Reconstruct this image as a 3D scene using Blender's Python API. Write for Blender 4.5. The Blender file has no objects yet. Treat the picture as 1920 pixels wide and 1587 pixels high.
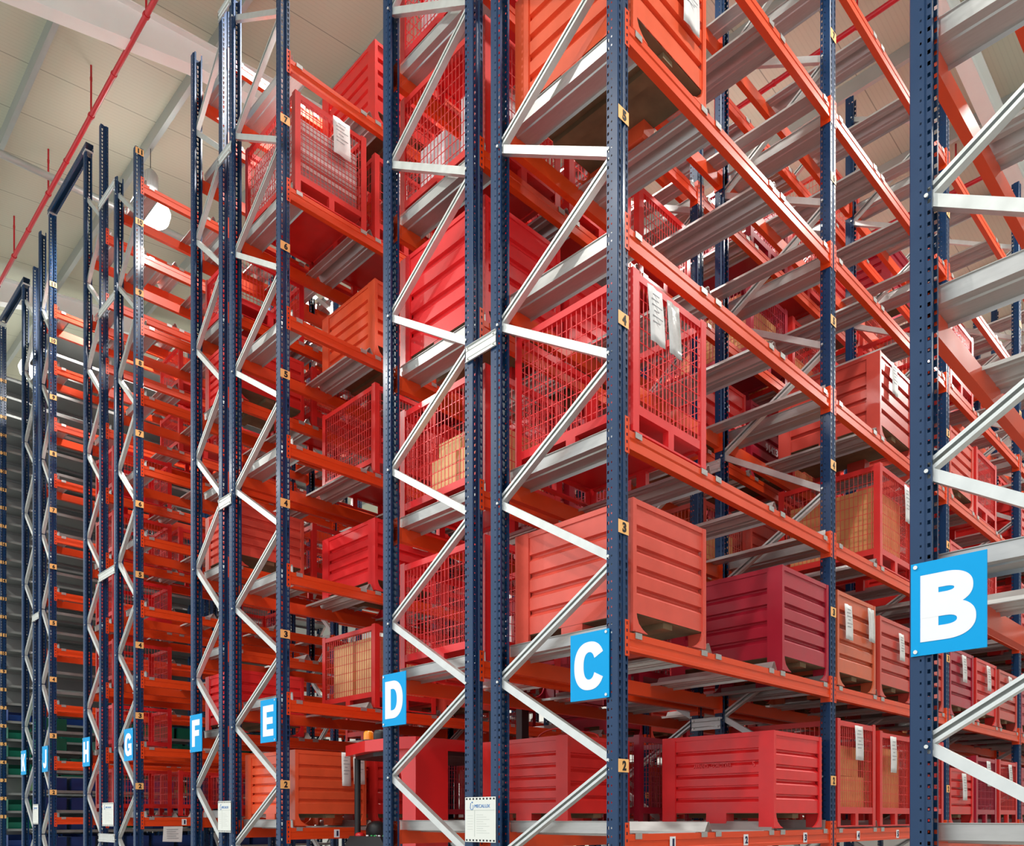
import bpy, math, random
from mathutils import Matrix, Vector, Euler
R = random.Random(7)
sc = bpy.context.scene
COL = sc.collection
PI = math.pi

# ------------------------------------------------------------------ camera
F, CX, HY, EYE = 1530.0, 960.0, 1532.0, 1.5
ANG = math.atan2(2511 - 960, F)
FW = (-math.sin(ANG), math.cos(ANG)); RT = (math.cos(ANG), math.sin(ANG))
cam = bpy.data.cameras.new('camera'); camo = bpy.data.objects.new('camera', cam); COL.objects.link(camo)
cam.sensor_width = 36; cam.lens = 36 * F / 1920; cam.shift_y = (HY - 793.5) / 1920
cam.clip_end = 200; cam.clip_start = 0.05
camo.location = (0, 0, EYE); camo.rotation_euler = (PI / 2, 0, ANG)
sc.camera = camo

def proj(X, Y, Z):
    f = X * FW[0] + Y * FW[1]; r = X * RT[0] + Y * RT[1]
    if f < 0.3: return None
    return CX + F * r / f, HY - F * (Z - EYE) / f, f
def inview(x0, x1, y0, y1, z0, z1, pad=20):
    P = [proj(x, y, z) for x in (x0, x1) for y in (y0, y1) for z in (z0, z1)]
    P = [p for p in P if p]
    if not P: return None
    if max(p[0] for p in P) < -pad or min(p[0] for p in P) > 1920 + pad: return None
    if max(p[1] for p in P) < -pad or min(p[1] for p in P) > 1587 + pad: return None
    return min(p[2] for p in P)

# ------------------------------------------------------------------ materials
def lin(c):
    return tuple(((v / 255) / 12.92 if v / 255 <= 0.04045 else ((v / 255 + 0.055) / 1.055) ** 2.4) for v in c) + (1,)
MATS = {}
def mat(name, rgb, rough=0.5, metal=0.0, var=0.06, scale=6.0, coat=0.0, emit=0.0, spec=0.5, bump=0.0, stretch=None, alpha=None):
    if name in MATS: return MATS[name]
    m = bpy.data.materials.new(name); m.use_nodes = True
    nt = m.node_tree; b = nt.nodes['Principled BSDF']
    b.inputs['Roughness'].default_value = rough; b.inputs['Metallic'].default_value = metal
    b.inputs['Specular IOR Level'].default_value = spec
    if coat: b.inputs['Coat Weight'].default_value = coat; b.inputs['Coat Roughness'].default_value = 0.12
    c = lin(rgb)
    if var > 0 or bump > 0:
        tc = nt.nodes.new('ShaderNodeTexCoord'); n = nt.nodes.new('ShaderNodeTexNoise')
        n.inputs['Scale'].default_value = scale; n.inputs['Detail'].default_value = 5
        src = tc.outputs['Object']
        if stretch:
            mp = nt.nodes.new('ShaderNodeMapping'); mp.inputs['Scale'].default_value = stretch
            nt.links.new(src, mp.inputs['Vector']); src = mp.outputs['Vector']
        nt.links.new(src, n.inputs['Vector'])
    if var > 0:
        mx = nt.nodes.new('ShaderNodeMix'); mx.data_type = 'RGBA'
        mx.inputs[6].default_value = tuple(max(0, v * (1 - var * 2.2)) for v in c[:3]) + (1,)
        mx.inputs[7].default_value = tuple(min(1, v * (1 + var * 2.2)) for v in c[:3]) + (1,)
        nt.links.new(n.outputs['Fac'], mx.inputs[0]); nt.links.new(mx.outputs[2], b.inputs['Base Color'])
        rr = nt.nodes.new('ShaderNodeMapRange'); rr.inputs[3].default_value = max(.02, rough - .1); rr.inputs[4].default_value = min(1, rough + .1)
        nt.links.new(n.outputs['Fac'], rr.inputs[0]); nt.links.new(rr.outputs[0], b.inputs['Roughness'])
    else:
        b.inputs['Base Color'].default_value = c
    if bump > 0:
        bp = nt.nodes.new('ShaderNodeBump'); bp.inputs['Strength'].default_value = bump; bp.inputs['Distance'].default_value = 0.004
        nt.links.new(n.outputs['Fac'], bp.inputs['Height']); nt.links.new(bp.outputs['Normal'], b.inputs['Normal'])
    if emit:
        b.inputs['Emission Color'].default_value = c; b.inputs['Emission Strength'].default_value = emit
    if alpha is not None: b.inputs['Alpha'].default_value = alpha
    MATS[name] = m
    return m
M_BLUE = mat('blue_post_enamel', (4, 50, 90), .36, 0, .05, 3, coat=.12, spec=.4)
M_ORANGE = mat('orange_beam_enamel', (226, 70, 20), .38, 0, .05, 4, coat=.12)
M_GALV = mat('galvanised_steel', (212, 216, 214), .38, .55, .07, 14, bump=.1)
M_GALVD = mat('galvanised_sheet', (188, 188, 186), .36, .6, .07, 10, stretch=(1, 6, 6))
M_STICK = mat('orange_sticker', (255, 194, 118), .5, 0, 0)
M_INK = mat('black_ink', (18, 16, 22), .6, 0, 0)
M_INKB = mat('navy_ink', (24, 30, 72), .6, 0, 0)
M_WHITE = mat('white_vinyl', (238, 240, 244), .5, 0, 0)
M_SIGN = mat('sky_blue_vinyl', (0, 160, 226), .55, 0, 0, spec=.2)
M_SCREW = mat('zinc_screw', (220, 220, 215), .3, .8, 0)
M_PLATE = mat('plate_white', (226, 230, 224), .5, 0, .02, 5)
M_PLATEL = mat('plate_grey_line', (196, 202, 196), .5, 0, 0)
M_BRAND = mat('plate_blue_ink', (24, 116, 190), .5, 0, 0)
M_PAPER = mat('printed_paper', (222, 222, 220), .5, 0, .04, 30)
M_TEXT = mat('grey_print', (150, 150, 154), .7, 0, 0)
M_PLASTIC = mat('clear_pouch_film', (206, 206, 204), .18, 0, .1, 25, coat=.4, bump=.5)
M_CARD = mat('cardboard', (214, 158, 98), .75, 0, .06, 9)
M_CARD2 = mat('cardboard_pale', (232, 196, 140), .75, 0, .05, 9)
M_TAPE = mat('parcel_tape', (170, 116, 62), .35, 0, 0)
M_FOAM = mat('white_wrap', (222, 218, 220), .6, 0, .12, 20, bump=.4)
M_WOODIN = mat('brown_underside', (112, 92, 66), .8, 0, .25, 7)  # brown with random mottling, for the box floor panels
M_DARK = mat('black_plastic', (26, 27, 30), .5, 0, .05, 9)
M_TRUCK = mat('truck_red', (214, 32, 34), .35, 0, .03, 2, coat=.2)
M_AMBER = mat('amber_lens', (244, 150, 30), .25, 0, 0, coat=.4)
M_PIPE = mat('sprinkler_red', (196, 26, 40), .35, 0, .04, 5, coat=.2)
M_ROOFW = mat('white_steel', (248, 250, 246), .45, 0, .02, 3)
M_PURLIN = mat('purlin_galv', (176, 182, 178), .4, .45, .05, 4)
M_SHELF = mat('grey_shelf_steel', (150, 154, 152), .45, .2, .05, 5)
M_BING = mat('green_bin_plastic', (16, 112, 88), .4, 0, .04, 5)
M_BINB = mat('blue_bin_plastic', (28, 62, 128), .4, 0, .04, 5)
M_BINY = mat('pale_green_bin_plastic', (150, 196, 130), .4, 0, .04, 5)
M_LAMPH = mat('lamp_housing', (190, 192, 190), .4, .4, .03, 5)
M_GLOW = mat('lamp_glow', (255, 252, 240), .4, 0, 0, emit=60)
CRATE_RGB = {'red': (214, 44, 40), 'bright red': (226, 40, 44), 'salmon': (218, 84, 68), 'crimson': (172, 30, 52), 'orange': (228, 88, 50), 'rust-orange': (206, 96, 60), 'faded red': (196, 70, 58)}
def crate_mat(c): return mat('container_' + c.replace(' ', '_').replace('-', '_'), CRATE_RGB[c], .36, 0, .10, 5, coat=.2, bump=.15)

def packs_mat():
    m = bpy.data.materials.new('small_grey_packs'); m.use_nodes = True; nt = m.node_tree; b = nt.nodes['Principled BSDF']; b.inputs['Roughness'].default_value = .45
    tc = nt.nodes.new('ShaderNodeTexCoord'); br = nt.nodes.new('ShaderNodeTexBrick'); mp = nt.nodes.new('ShaderNodeMapping')
    mp.inputs['Rotation'].default_value = (PI / 2, 0, .7); nt.links.new(tc.outputs['Object'], mp.inputs['Vector']); nt.links.new(mp.outputs[0], br.inputs['Vector'])
    br.inputs['Color1'].default_value = lin((226, 222, 220)); br.inputs['Color2'].default_value = lin((158, 138, 138)); br.inputs['Mortar'].default_value = lin((176, 96, 92))
    br.inputs['Scale'].default_value = 1; br.inputs['Brick Width'].default_value = .055; br.inputs['Row Height'].default_value = .05; br.inputs['Mortar Size'].default_value = .005
    nt.links.new(br.outputs['Color'], b.inputs['Base Color']); return m
M_PACKS = packs_mat()
# concrete floor / ceiling / walls
M_FLOOR = mat('concrete_floor', (168, 166, 160), .35, 0, .06, 1.2)
def panel_mat():
    m = bpy.data.materials.new('sandwich_panel'); m.use_nodes = True
    nt = m.node_tree; b = nt.nodes['Principled BSDF']; b.inputs['Roughness'].default_value = .55
    tc = nt.nodes.new('ShaderNodeTexCoord'); sp = nt.nodes.new('ShaderNodeSeparateXYZ')
    nt.links.new(tc.outputs['Object'], sp.inputs[0])
    def band(sock, period, width):
        d = nt.nodes.new('ShaderNodeMath'); d.operation = 'DIVIDE'; d.inputs[1].default_value = period; nt.links.new(sock, d.inputs[0])
        f = nt.nodes.new('ShaderNodeMath'); f.operation = 'FRACT'; nt.links.new(d.outputs[0], f.inputs[0])
        l = nt.nodes.new('ShaderNodeMath'); l.operation = 'LESS_THAN'; l.inputs[1].default_value = width; nt.links.new(f.outputs[0], l.inputs[0])
        return l.outputs[0]
    a = band(sp.outputs['X'], 1.0, .014); c = band(sp.outputs['X'], .0625, .22)
    s = nt.nodes.new('ShaderNodeMath'); s.operation = 'MULTIPLY'; s.inputs[1].default_value = .12; nt.links.new(c, s.inputs[0])
    t = nt.nodes.new('ShaderNodeMath'); t.operation = 'MAXIMUM'; nt.links.new(a, t.inputs[0]); nt.links.new(s.outputs[0], t.inputs[1])
    mx = nt.nodes.new('ShaderNodeMix'); mx.data_type = 'RGBA'; mx.inputs[6].default_value = lin((196, 196, 176)); mx.inputs[7].default_value = lin((146, 146, 130))
    nt.links.new(t.outputs[0], mx.inputs[0]); nt.links.new(mx.outputs[2], b.inputs['Base Color'])
    return m
M_PANEL = panel_mat()
M_WALL = mat('wall_panel', (206, 208, 204), .6, 0, .03, .8)

# ------------------------------------------------------------------ mesh builder
class MB:
    def __init__(s): s.v = []; s.f = []; s.m = []; s.sm = []
    def add(s, vs, fs, mi=0, smooth=False):
        o = len(s.v); s.v += [tuple(v) for v in vs]
        for f in fs: s.f.append(tuple(i + o for i in f)); s.m.append(mi); s.sm.append(smooth)
    def box(s, x0, x1, y0, y1, z0, z1, mi=0):
        s.add([(x0, y0, z0), (x1, y0, z0), (x1, y1, z0), (x0, y1, z0), (x0, y0, z1), (x1, y0, z1), (x1, y1, z1), (x0, y1, z1)],
              [(0, 3, 2, 1), (4, 5, 6, 7), (0, 1, 5, 4), (1, 2, 6, 5), (2, 3, 7, 6), (3, 0, 4, 7)], mi)
    def quad(s, a, b, c, d, mi=0): s.add([a, b, c, d], [(0, 1, 2, 3)], mi)
    def extr(s, prof, to3, u0, u1, mi=0, closed=True, cap=True):
        """profile [(a,b)] swept from u0 to u1; to3(u,a,b) gives the point"""
        n = len(prof); vs = [to3(u0, a, b) for a, b in prof] + [to3(u1, a, b) for a, b in prof]
        fs = [(i, (i + 1) % n, n + (i + 1) % n, n + i) for i in range(n if closed else n - 1)]
        if closed and cap: fs += [tuple(range(n - 1, -1, -1)), tuple(range(n, 2 * n))]
        s.add(vs, fs, mi)
    def tube(s, p0, p1, r, n=8, mi=0, cap=True, r1=None):
        p0 = Vector(p0); p1 = Vector(p1); d = (p1 - p0).normalized()
        a = d.orthogonal().normalized(); b = d.cross(a); r1 = r if r1 is None else r1
        vs = [p0 + (a * math.cos(2 * PI * i / n) + b * math.sin(2 * PI * i / n)) * r for i in range(n)]
        vs += [p1 + (a * math.cos(2 * PI * i / n) + b * math.sin(2 * PI * i / n)) * r1 for i in range(n)]
        s.add(vs, [(i, (i + 1) % n, n + (i + 1) % n, n + i) for i in range(n)], mi, True)
        if cap: s.add(vs, [tuple(range(n - 1, -1, -1)), tuple(range(n, 2 * n))], mi)
    def wire(s, p0, p1, h=.003, mi=0):
        p0 = Vector(p0); p1 = Vector(p1); d = (p1 - p0).normalized(); a = d.orthogonal().normalized() * h; b = d.cross(a.normalized()) * h
        vs = [p + q for p in (p0, p1) for q in (a, b, -a, -b)]
        s.add(vs, [(0, 1, 5, 4), (1, 2, 6, 5), (2, 3, 7, 6), (3, 0, 4, 7)], mi)
    def lathe(s, prof, n=20, mi=0, c=(0, 0, 0)):
        vs = []
        for r, z in prof: vs += [(c[0] + r * math.cos(2 * PI * i / n), c[1] + r * math.sin(2 * PI * i / n), c[2] + z) for i in range(n)]
        fs = [(k * n + i, k * n + (i + 1) % n, (k + 1) * n + (i + 1) % n, (k + 1) * n + i) for k in range(len(prof) - 1) for i in range(n)]
        s.add(vs, fs, mi, True)
    def merge(s, o, mtx):
        k = len(s.v); s.v += [tuple(mtx @ Vector(v)) for v in o.v]; s.f += [tuple(i + k for i in f) for f in o.f]; s.m += o.m; s.sm += o.sm
    def mesh(s, name, *mats):
        me = bpy.data.meshes.new(name); me.from_pydata(s.v, [], s.f)
        for m in mats: me.materials.append(m)
        me.polygons.foreach_set('material_index', s.m); me.polygons.foreach_set('use_smooth', s.sm)
        me.update(); return me

def ob(name, me, parent=None, loc=(0, 0, 0), rot=(0, 0, 0), label=None):
    o = bpy.data.objects.new(name, me); COL.objects.link(o)
    o.parent = parent; o.location = loc; o.rotation_euler = rot
    if label: o['label'] = label
    return o
def tag(o, label, cat, group=None, kind=None):
    o['label'] = label; o['category'] = cat
    if group: o['group'] = group
    if kind: o['kind'] = kind
    return o
def thing(name, label, cat, loc=(0, 0, 0), rot=(0, 0, 0), group=None):
    return tag(ob(name, None, None, loc, rot), label, cat, group)
def struct(name, me, loc=(0, 0, 0), parent=None):
    o = ob(name, me, parent, loc)
    if parent is None: o['kind'] = 'structure'
    return o

_txt = {}
def text_mesh(s, w, h, material, bold=0.0, depth=.0015):
    """lettering as flat extruded shapes, fitted to w x h, centred, lying in local XY"""
    k = (s, round(w, 4), round(h, 4), material.name)
    if k in _txt: return _txt[k]
    cu = bpy.data.curves.new('lettering', 'FONT'); cu.body = s; cu.size = 1; cu.offset = bold; cu.extrude = .01
    cu.align_x = 'LEFT'; cu.resolution_u = 4
    t = bpy.data.objects.new('lettering', cu); COL.objects.link(t)
    dg = bpy.context.evaluated_depsgraph_get()
    me = bpy.data.meshes.new_from_object(t.evaluated_get(dg)); bpy.data.objects.remove(t); bpy.data.curves.remove(cu)
    xs = [v.co.x for v in me.vertices]; ys = [v.co.y for v in me.vertices]
    x0, x1, y0, y1 = min(xs), max(xs), min(ys), max(ys)
    for v in me.vertices:
        v.co = ((v.co.x - (x0 + x1) / 2) / (x1 - x0) * w, (v.co.y - (y0 + y1) / 2) / (y1 - y0) * h, v.co.z / .01 * depth)
    me.materials.clear(); me.materials.append(material); me.name = 'lettering'
    _txt[k] = me
    return me
FACE_NEGY = (PI / 2, 0, 0); FACE_POSX = (PI / 2, 0, PI / 2)

# ------------------------------------------------------------------ rack layout
Y0, BAY = 3.83, 2.83
A12 = [1.465 + 1.2 * k for k in range(7)]
A09 = [1.56 + .88 * k for k in range(10)]
# row: front X, rear X, bays, connector-top heights, post height
ROWS = {
    'B': (-1.288, -0.29, 2, A12, 9.85), 'C': (-2.998, -3.996, 5, A12, 9.85), 'D': (-5.232, -4.266, 5, A12, 9.85),
    'E': (-6.935, -7.886, 5, A12, 9.85), 'F': (-8.813, -8.138, 5, A09, 9.85), 'G': (-10.526, -11.193, 4, A09, 9.82),
    'H': (-12.409, -11.777, 4, A09, 10.85), 'J': (-14.084, -14.595, 3, A09, 10.85), 'K': (-15.58, -14.953, 3, [], 10.45), 'L': (-17.082, -17.66, 2, [], 10.4)}
ORD = ['first', 'second', 'third', 'fourth', 'fifth', 'sixth', 'seventh', 'eighth', 'ninth', 'tenth', 'eleventh', 'twelfth']
NUM = ['one', 'two', 'three', 'four', 'five', 'six', 'seven', 'eight', 'nine', 'ten', 'eleven', 'twelve']
def facing(r): return 1 if ROWS[r][0] > ROWS[r][1] else -1      # +1: aisle side looks towards +X
BT = -.07                                                       # beam top below connector top

# ---- post: open perforated section, web towards +x
def post_mesh(H):
    b = MB()
    def strip(p, q): b.quad((p[0], p[1], 0), (q[0], q[1], 0), (q[0], q[1], H), (p[0], p[1], H))
    def perf(p, q, hw, hh, pitch=.05, drop=False):
        """strip p->q with a column of slots; hw = half-width share, hh = half height"""
        n = int(H / pitch); P = Vector((p[0], p[1], 0)); D = Vector((q[0] - p[0], q[1] - p[1], 0))
        for i in range(n):
            z0, z1 = i * pitch, (i + 1) * pitch if i < n - 1 else H
            zc = z0 + pitch / 2
            o = [P + Vector((0, 0, z0)), P + D + Vector((0, 0, z0)), P + D + Vector((0, 0, z1)), P + Vector((0, 0, z1))]
            wb = hw * (.45 if drop else 1)
            h = [P + D * (.5 - wb) + Vector((0, 0, zc - hh)), P + D * (.5 + wb) + Vector((0, 0, zc - hh)), P + D * (.5 + hw) + Vector((0, 0, zc + hh)), P + D * (.5 - hw) + Vector((0, 0, zc + hh))]
            b.add(o + h, [(0, 1, 5, 4), (1, 2, 6, 5), (2, 3, 7, 6), (3, 0, 4, 7)])
    for s in (1, -1):
        pts = [(.035, 0), (.035, s * .01), (.045, s * .016), (.045, s * .046), (.041, s * .05), (.012, s * .05), (-.016, s * .05), (-.022, s * .042), (-.045, s * .042), (-.045, s * .026)]
        for i in range(len(pts) - 1):
            p, q = pts[i], pts[i + 1]
            if i == 2: perf(p, q, .30, .0165, drop=True)
            elif i == 5: perf(p, q, .13, .0052)
            elif i == 7: perf(p, q, .28, .009)
            else: strip(p, q)
    return b.mesh('post', M_BLUE)
POST = {h: post_mesh(h) for h in sorted({v[4] for v in ROWS.values()})}
fp = MB(); fp.box(-.07, .07, -.06, .06, 0, .008); fp.tube((.05, .045, .008), (.05, .045, .02), .008, 6); fp.tube((.05, -.045, .008), (.05, -.045, .02), .008, 6)
FOOT = fp.mesh('base_plate', M_BLUE)

def brace_mesh(d, lefthigh):
    """channel from (-d/2) to (+d/2), rise .6; left end high or right end high; local origin at the low node height"""
    b = MB(); x0, x1 = -d / 2 + .0, d / 2 - .0
    p = Vector((x0, 0, .6 if lefthigh else 0)); q = Vector((x1, 0, 0 if lefthigh else .6))
    u = (q - p).normalized(); p = p + u * .03; q = q - u * .03; n = Vector((-u.z, 0, u.x)); L = (q - p).length
    y = Vector((0, 1, 0)); w, dp, t, lp = .025, .022, .002, .008 if lefthigh else .0165
    s = 1 if lefthigh else -1      # web towards -Y, or open towards -Y
    prof = [(-w, -dp * s), (w, -dp * s), (w, dp * s), (w - lp, dp * s), (w - lp, (dp - t) * s), (w - t, (dp - t) * s), (w - t, (-dp + t) * s), (-w + t, (-dp + t) * s), (-w + t, (dp - t) * s), (-w + lp, (dp - t) * s), (-w + lp, dp * s), (-w, dp * s)]
    b.extr(prof, lambda k, a, c: p + u * k + n * a + y * c, 0, L)
    for e in (p, q) if lefthigh else ():      # bolt through the post
        b.tube(e + Vector((0, -.056, 0)), e + Vector((0, -.05, 0)), .009, 8)
        b.tube(e + Vector((0, -.05, 0)), e + Vector((0, .05, 0)), .005, 6)
    return b.mesh('brace', M_GALV)

# ---- stickers with numerals
def sticker_part(parent, loc, num, facepos, name='number_sticker', w=.098, h=.078, bg=M_STICK, ink=M_INK, rot=None):
    b = MB(); b.box(-w / 2, w / 2, -h / 2, h / 2, 0, .0015)
    rot = rot or (FACE_POSX if facepos else (PI / 2, 0, -PI / 2))
    k = ('stk', name, w, h)
    if k not in _txt: _txt[k] = b.mesh(name, bg)
    o = ob(name, _txt[k], parent, loc, rot, 'orange number label ' + num if bg is M_STICK else 'white position label ' + num)
    n = len(num); ob('numeral', text_mesh(num, (.036 if num != '1' else .02) if n == 1 else .056, .058 if bg is M_STICK else .052, ink, .045), o, (.006, 0, .002))
    return o
ST12 = [1.80, 3.2, 4.42, 5.62, 6.81, 7.99, 9.17]
ST09 = [1.88 + .8775 * k for k in range(10)]

# ---- frames
FRAMES = {}
_br = {}
for r, (xf, xr, nb, lv, H) in ROWS.items():
    s = facing(r); d = abs(xf - xr)
    for k in range(nb + 1):
        y = Y0 + BAY * k; xc = (xf + xr) / 2
        if inview(min(xf, xr) - .06, max(xf, xr) + .06, y - .06, y + .06, 0, H) is None: continue
        lab = f'end upright frame of rack row {r}, blue posts and grey zigzag braces' if k == 0 else f'{ORD[k]} upright frame along rack row {r}, blue posts with grey zigzag braces'
        t = thing('rack_upright_frame', lab, 'rack frame', (xc, y, 0), group=f'upright frames of rack row {r}')
        FRAMES[r, k] = t
        for x, o in ((xf, s), (xr, -s)):
            rz = 0 if o > 0 else PI
            ob('post', POST[H], t, (x - xc, 0, .008), (0, 0, rz)); ob('base_plate', FOOT, t, (x - xc, 0, 0), (0, 0, rz))
        dk = round(d, 3)
        if dk not in _br: _br[dk] = (brace_mesh(d, True), brace_mesh(d, False))
        i = 0
        while .62 + .6 * (i + 1) < H - .08:
            # even members climb from the aisle post to the rear post
            hi = -s if i % 2 == 0 else s          # side (sign of x) of the high end
            ob('brace', _br[dk][0 if hi < 0 else 1], t, (0, 0, .62 + .6 * i)); i += 1
        if (r in 'CE' and k < 5) or (r in 'GJ' and k < 1):
            for j, z in enumerate(ST12 if lv is A12 else ST09):
                px = proj(xf, y, z)
                if px and -30 < px[1] < 1600 and -10 < px[0] < 1930:
                    sticker_part(t, (xf - xc + s * .0475, 0, z), str(j + 2), s > 0)
        if r == 'L' and k == 0:
            for j in range(25):
                sticker_part(t, (xf - xc + s * .0475, 0, 1.5 + .33 * j), str(j + 1), s > 0, h=.06)

# ---- beams
def beam_body():
    b = MB(); L = BAY - .1
    prof = [(.025, .055), (-.025, .055), (-.025, -.055), (.025, -.055), (.025, -.032), (.020, -.029), (.020, .012), (.025, .016)]
    b.extr(prof, lambda u, a, c: (a, u, c), -L / 2, L / 2)
    return b
def connector(sy):
    """angle plate hooked on the post; sy = +1 for the end at +y"""
    b = MB(); y = sy * (BAY / 2 - .05); z0, z1 = -.09, .125
    ya, yb = sorted((y, y - sy * .005)); b.box(-.055, .032, ya, yb, z0, z1)
    # face leg with five slots, wrapping on the post's web
    c0, c1 = (y - sy * .004, y + sy * .036); n = 5
    for i in range(n):
        za, zb = z0 + (z1 - z0) * i / n, z0 + (z1 - z0) * (i + 1) / n; zc = (za + zb) / 2; ym = (c0 + c1) / 2
        o = [(.0305, c0, za), (.0305, c1, za), (.0305, c1, zb), (.0305, c0, zb)]
        h = [(.0305, ym - sy * .006, zc - .009), (.0305, ym + sy * .006, zc - .009), (.0305, ym + sy * .006, zc + .009), (.0305, ym - sy * .006, zc + .009)]
        b.add(o + h, [(0, 1, 5, 4), (1, 2, 6, 5), (2, 3, 7, 6), (3, 0, 4, 7)])
    b.box(.0285, .0302, min(c0, c1), max(c0, c1), z0, z1) if False else None
    b.box(-.02, .018, *sorted((y - sy * .005, y - sy * .02)), .055, .06)
    return b
BB = beam_body(); C1, C2 = connector(-1), connector(1)
BB_ME, C1_ME, C2_ME = BB.mesh('beam', M_ORANGE), C1.mesh('connector', M_ORANGE), C2.mesh('connector', M_ORANGE)
beams = []
for r, (xf, xr, nb, lv, H) in ROWS.items():
    s = facing(r)
    for k in range(nb):
        yc = Y0 + BAY * (k + .5)
        for j, ct in enumerate(lv):
            z = ct + BT - .055
            for side, x, o in (('aisle-side', xf, s), ('rear', xr, -s)):
                f = inview(x - .05, x + .05, yc - BAY / 2, yc + BAY / 2, z - .1, z + .13)
                if f is None: continue
                P = [proj(x, yy, z) for yy in (yc - BAY / 2, yc + BAY / 2)]
                beams.append((f, r, k, j, side, x + o * .017, yc, z, o))
beams.sort(key=lambda b: b[0])
BEAM = {}
rest = MB()
for n, (f, r, k, j, side, x, y, z, o) in enumerate(beams):
    rz = 0 if o > 0 else PI
    if n < 300:
        t = thing('shelf_beam', f'orange {side} beam in the {ORD[k]} bay of rack row {r}, level {NUM[j]}', 'rack beam', (x, y, z), (0, 0, rz), f'orange beams of rack row {r}'); t['kind'] = 'thing'
        ob('beam', BB_ME, t); ob('connector', C1_ME, t); ob('connector', C2_ME, t); BEAM[r, k, j, side] = t
    else:
        mt = Matrix.Translation((x, y, z)) @ Matrix.Rotation(rz, 4, 'Z')
        for q in (BB, C1, C2): rest.merge(q, mt)
if rest.v: tag(ob('shelf_beam', rest.mesh('distant_beams', M_ORANGE)), 'orange beams of the rack rows furthest behind the aisle signs', 'rack beams', kind='stuff')

# ---- container supports: plate on the two beams with one flared lip
def support(d, kind):
    """runs along x over depth d; kind -1 / +1 = end rail with a lip on the low / high y side, 0 = middle rail with a peaked ridge"""
    b = MB(); h = d / 2 + .02
    if kind:
        pr = [(-.012, .074), (-.004, .07), (.0, .0), (.05, .0), (.056, -.008), (.07, -.008), (.076, .0), (.185, .0), (.19, -.02)]
        pr = [(a * -kind, c + .004) for a, c in pr]; tabs = [(.02, .085)]
    else:
        pr = [(-.165, -.02), (-.16, .0), (-.10, .0), (-.094, -.008), (-.08, -.008), (-.074, .0), (-.046, .0), (-.008, .066), (.008, .066), (.046, .0), (.074, .0), (.08, -.008), (.094, -.008), (.10, .0), (.16, .0), (.165, -.02)]
        pr = [(a, c + .004) for a, c in pr]; tabs = [(-.125, -.055), (.05, .12)]
    th = [(a, c - .003) for a, c in reversed(pr)]
    for k in range(len(pr) - 1):      # sheet of even thickness, as short flat strips
        n = len(pr) - 1
        b.extr([pr[k], pr[k + 1], th[n - k - 1], th[n - k]], lambda u, a, c: (u, a, c), -h, h)
    for e in (-1, 1):          # hooks over the beam faces
        for ta, tb in tabs:
            ya, yb = sorted((ta * (-kind if kind else 1), tb * (-kind if kind else 1))); x = e * (d / 2 + .045)
            b.box(*sorted((x, x + e * .003)), ya, yb, -.03, .006)
            b.box(*sorted((e * h, x)), ya, yb, .003, .006)
    return b
SLOT = [.51, 1.415, 2.33]
RAILS = [(.098, -1), (.9625, 0), (1.8725, 0), (BAY - .092, 1)]
SUP = {}; sups = []
for r, (xf, xr, nb, lv, H) in ROWS.items():
    for k in range(nb):
        for j, ct in enumerate(lv):
            for q, (yo, e) in enumerate(RAILS):
                y = Y0 + BAY * k + yo; z = ct + BT
                f = inview(min(xf, xr), max(xf, xr), y - .2, y + .2, z - .02, z + .08)
                if f is not None: sups.append((f, r, k, j, q, e, (xf + xr) / 2, y, z, abs(xf - xr)))
sups.sort(key=lambda s: s[0])
rest = MB()
for n, (f, r, k, j, q, e, x, y, z, d) in enumerate(sups):
    key = (round(d, 3), e)
    if key not in SUP: b = support(d, e); SUP[key] = (b, b.mesh('support_rail', M_GALVD))
    if n < 300:
        o = ob('support_rail', SUP[key][1], None, (x, y, z))
        tag(o, f'{"grey ridged" if e == 0 else "grey lipped"} steel support rail, {ORD[q]} of four, bay {NUM[k]}, level {NUM[j]}, rack row {r}', 'support rail', f'support rails of rack row {r}')
    else: rest.merge(SUP[key][0], Matrix.Translation((x, y, z)))
if rest.v: tag(ob('support_rail', rest.mesh('distant_supports', M_GALVD)), 'galvanised support rails on the shelves deeper inside the racks', 'support rails', kind='stuff')

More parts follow.
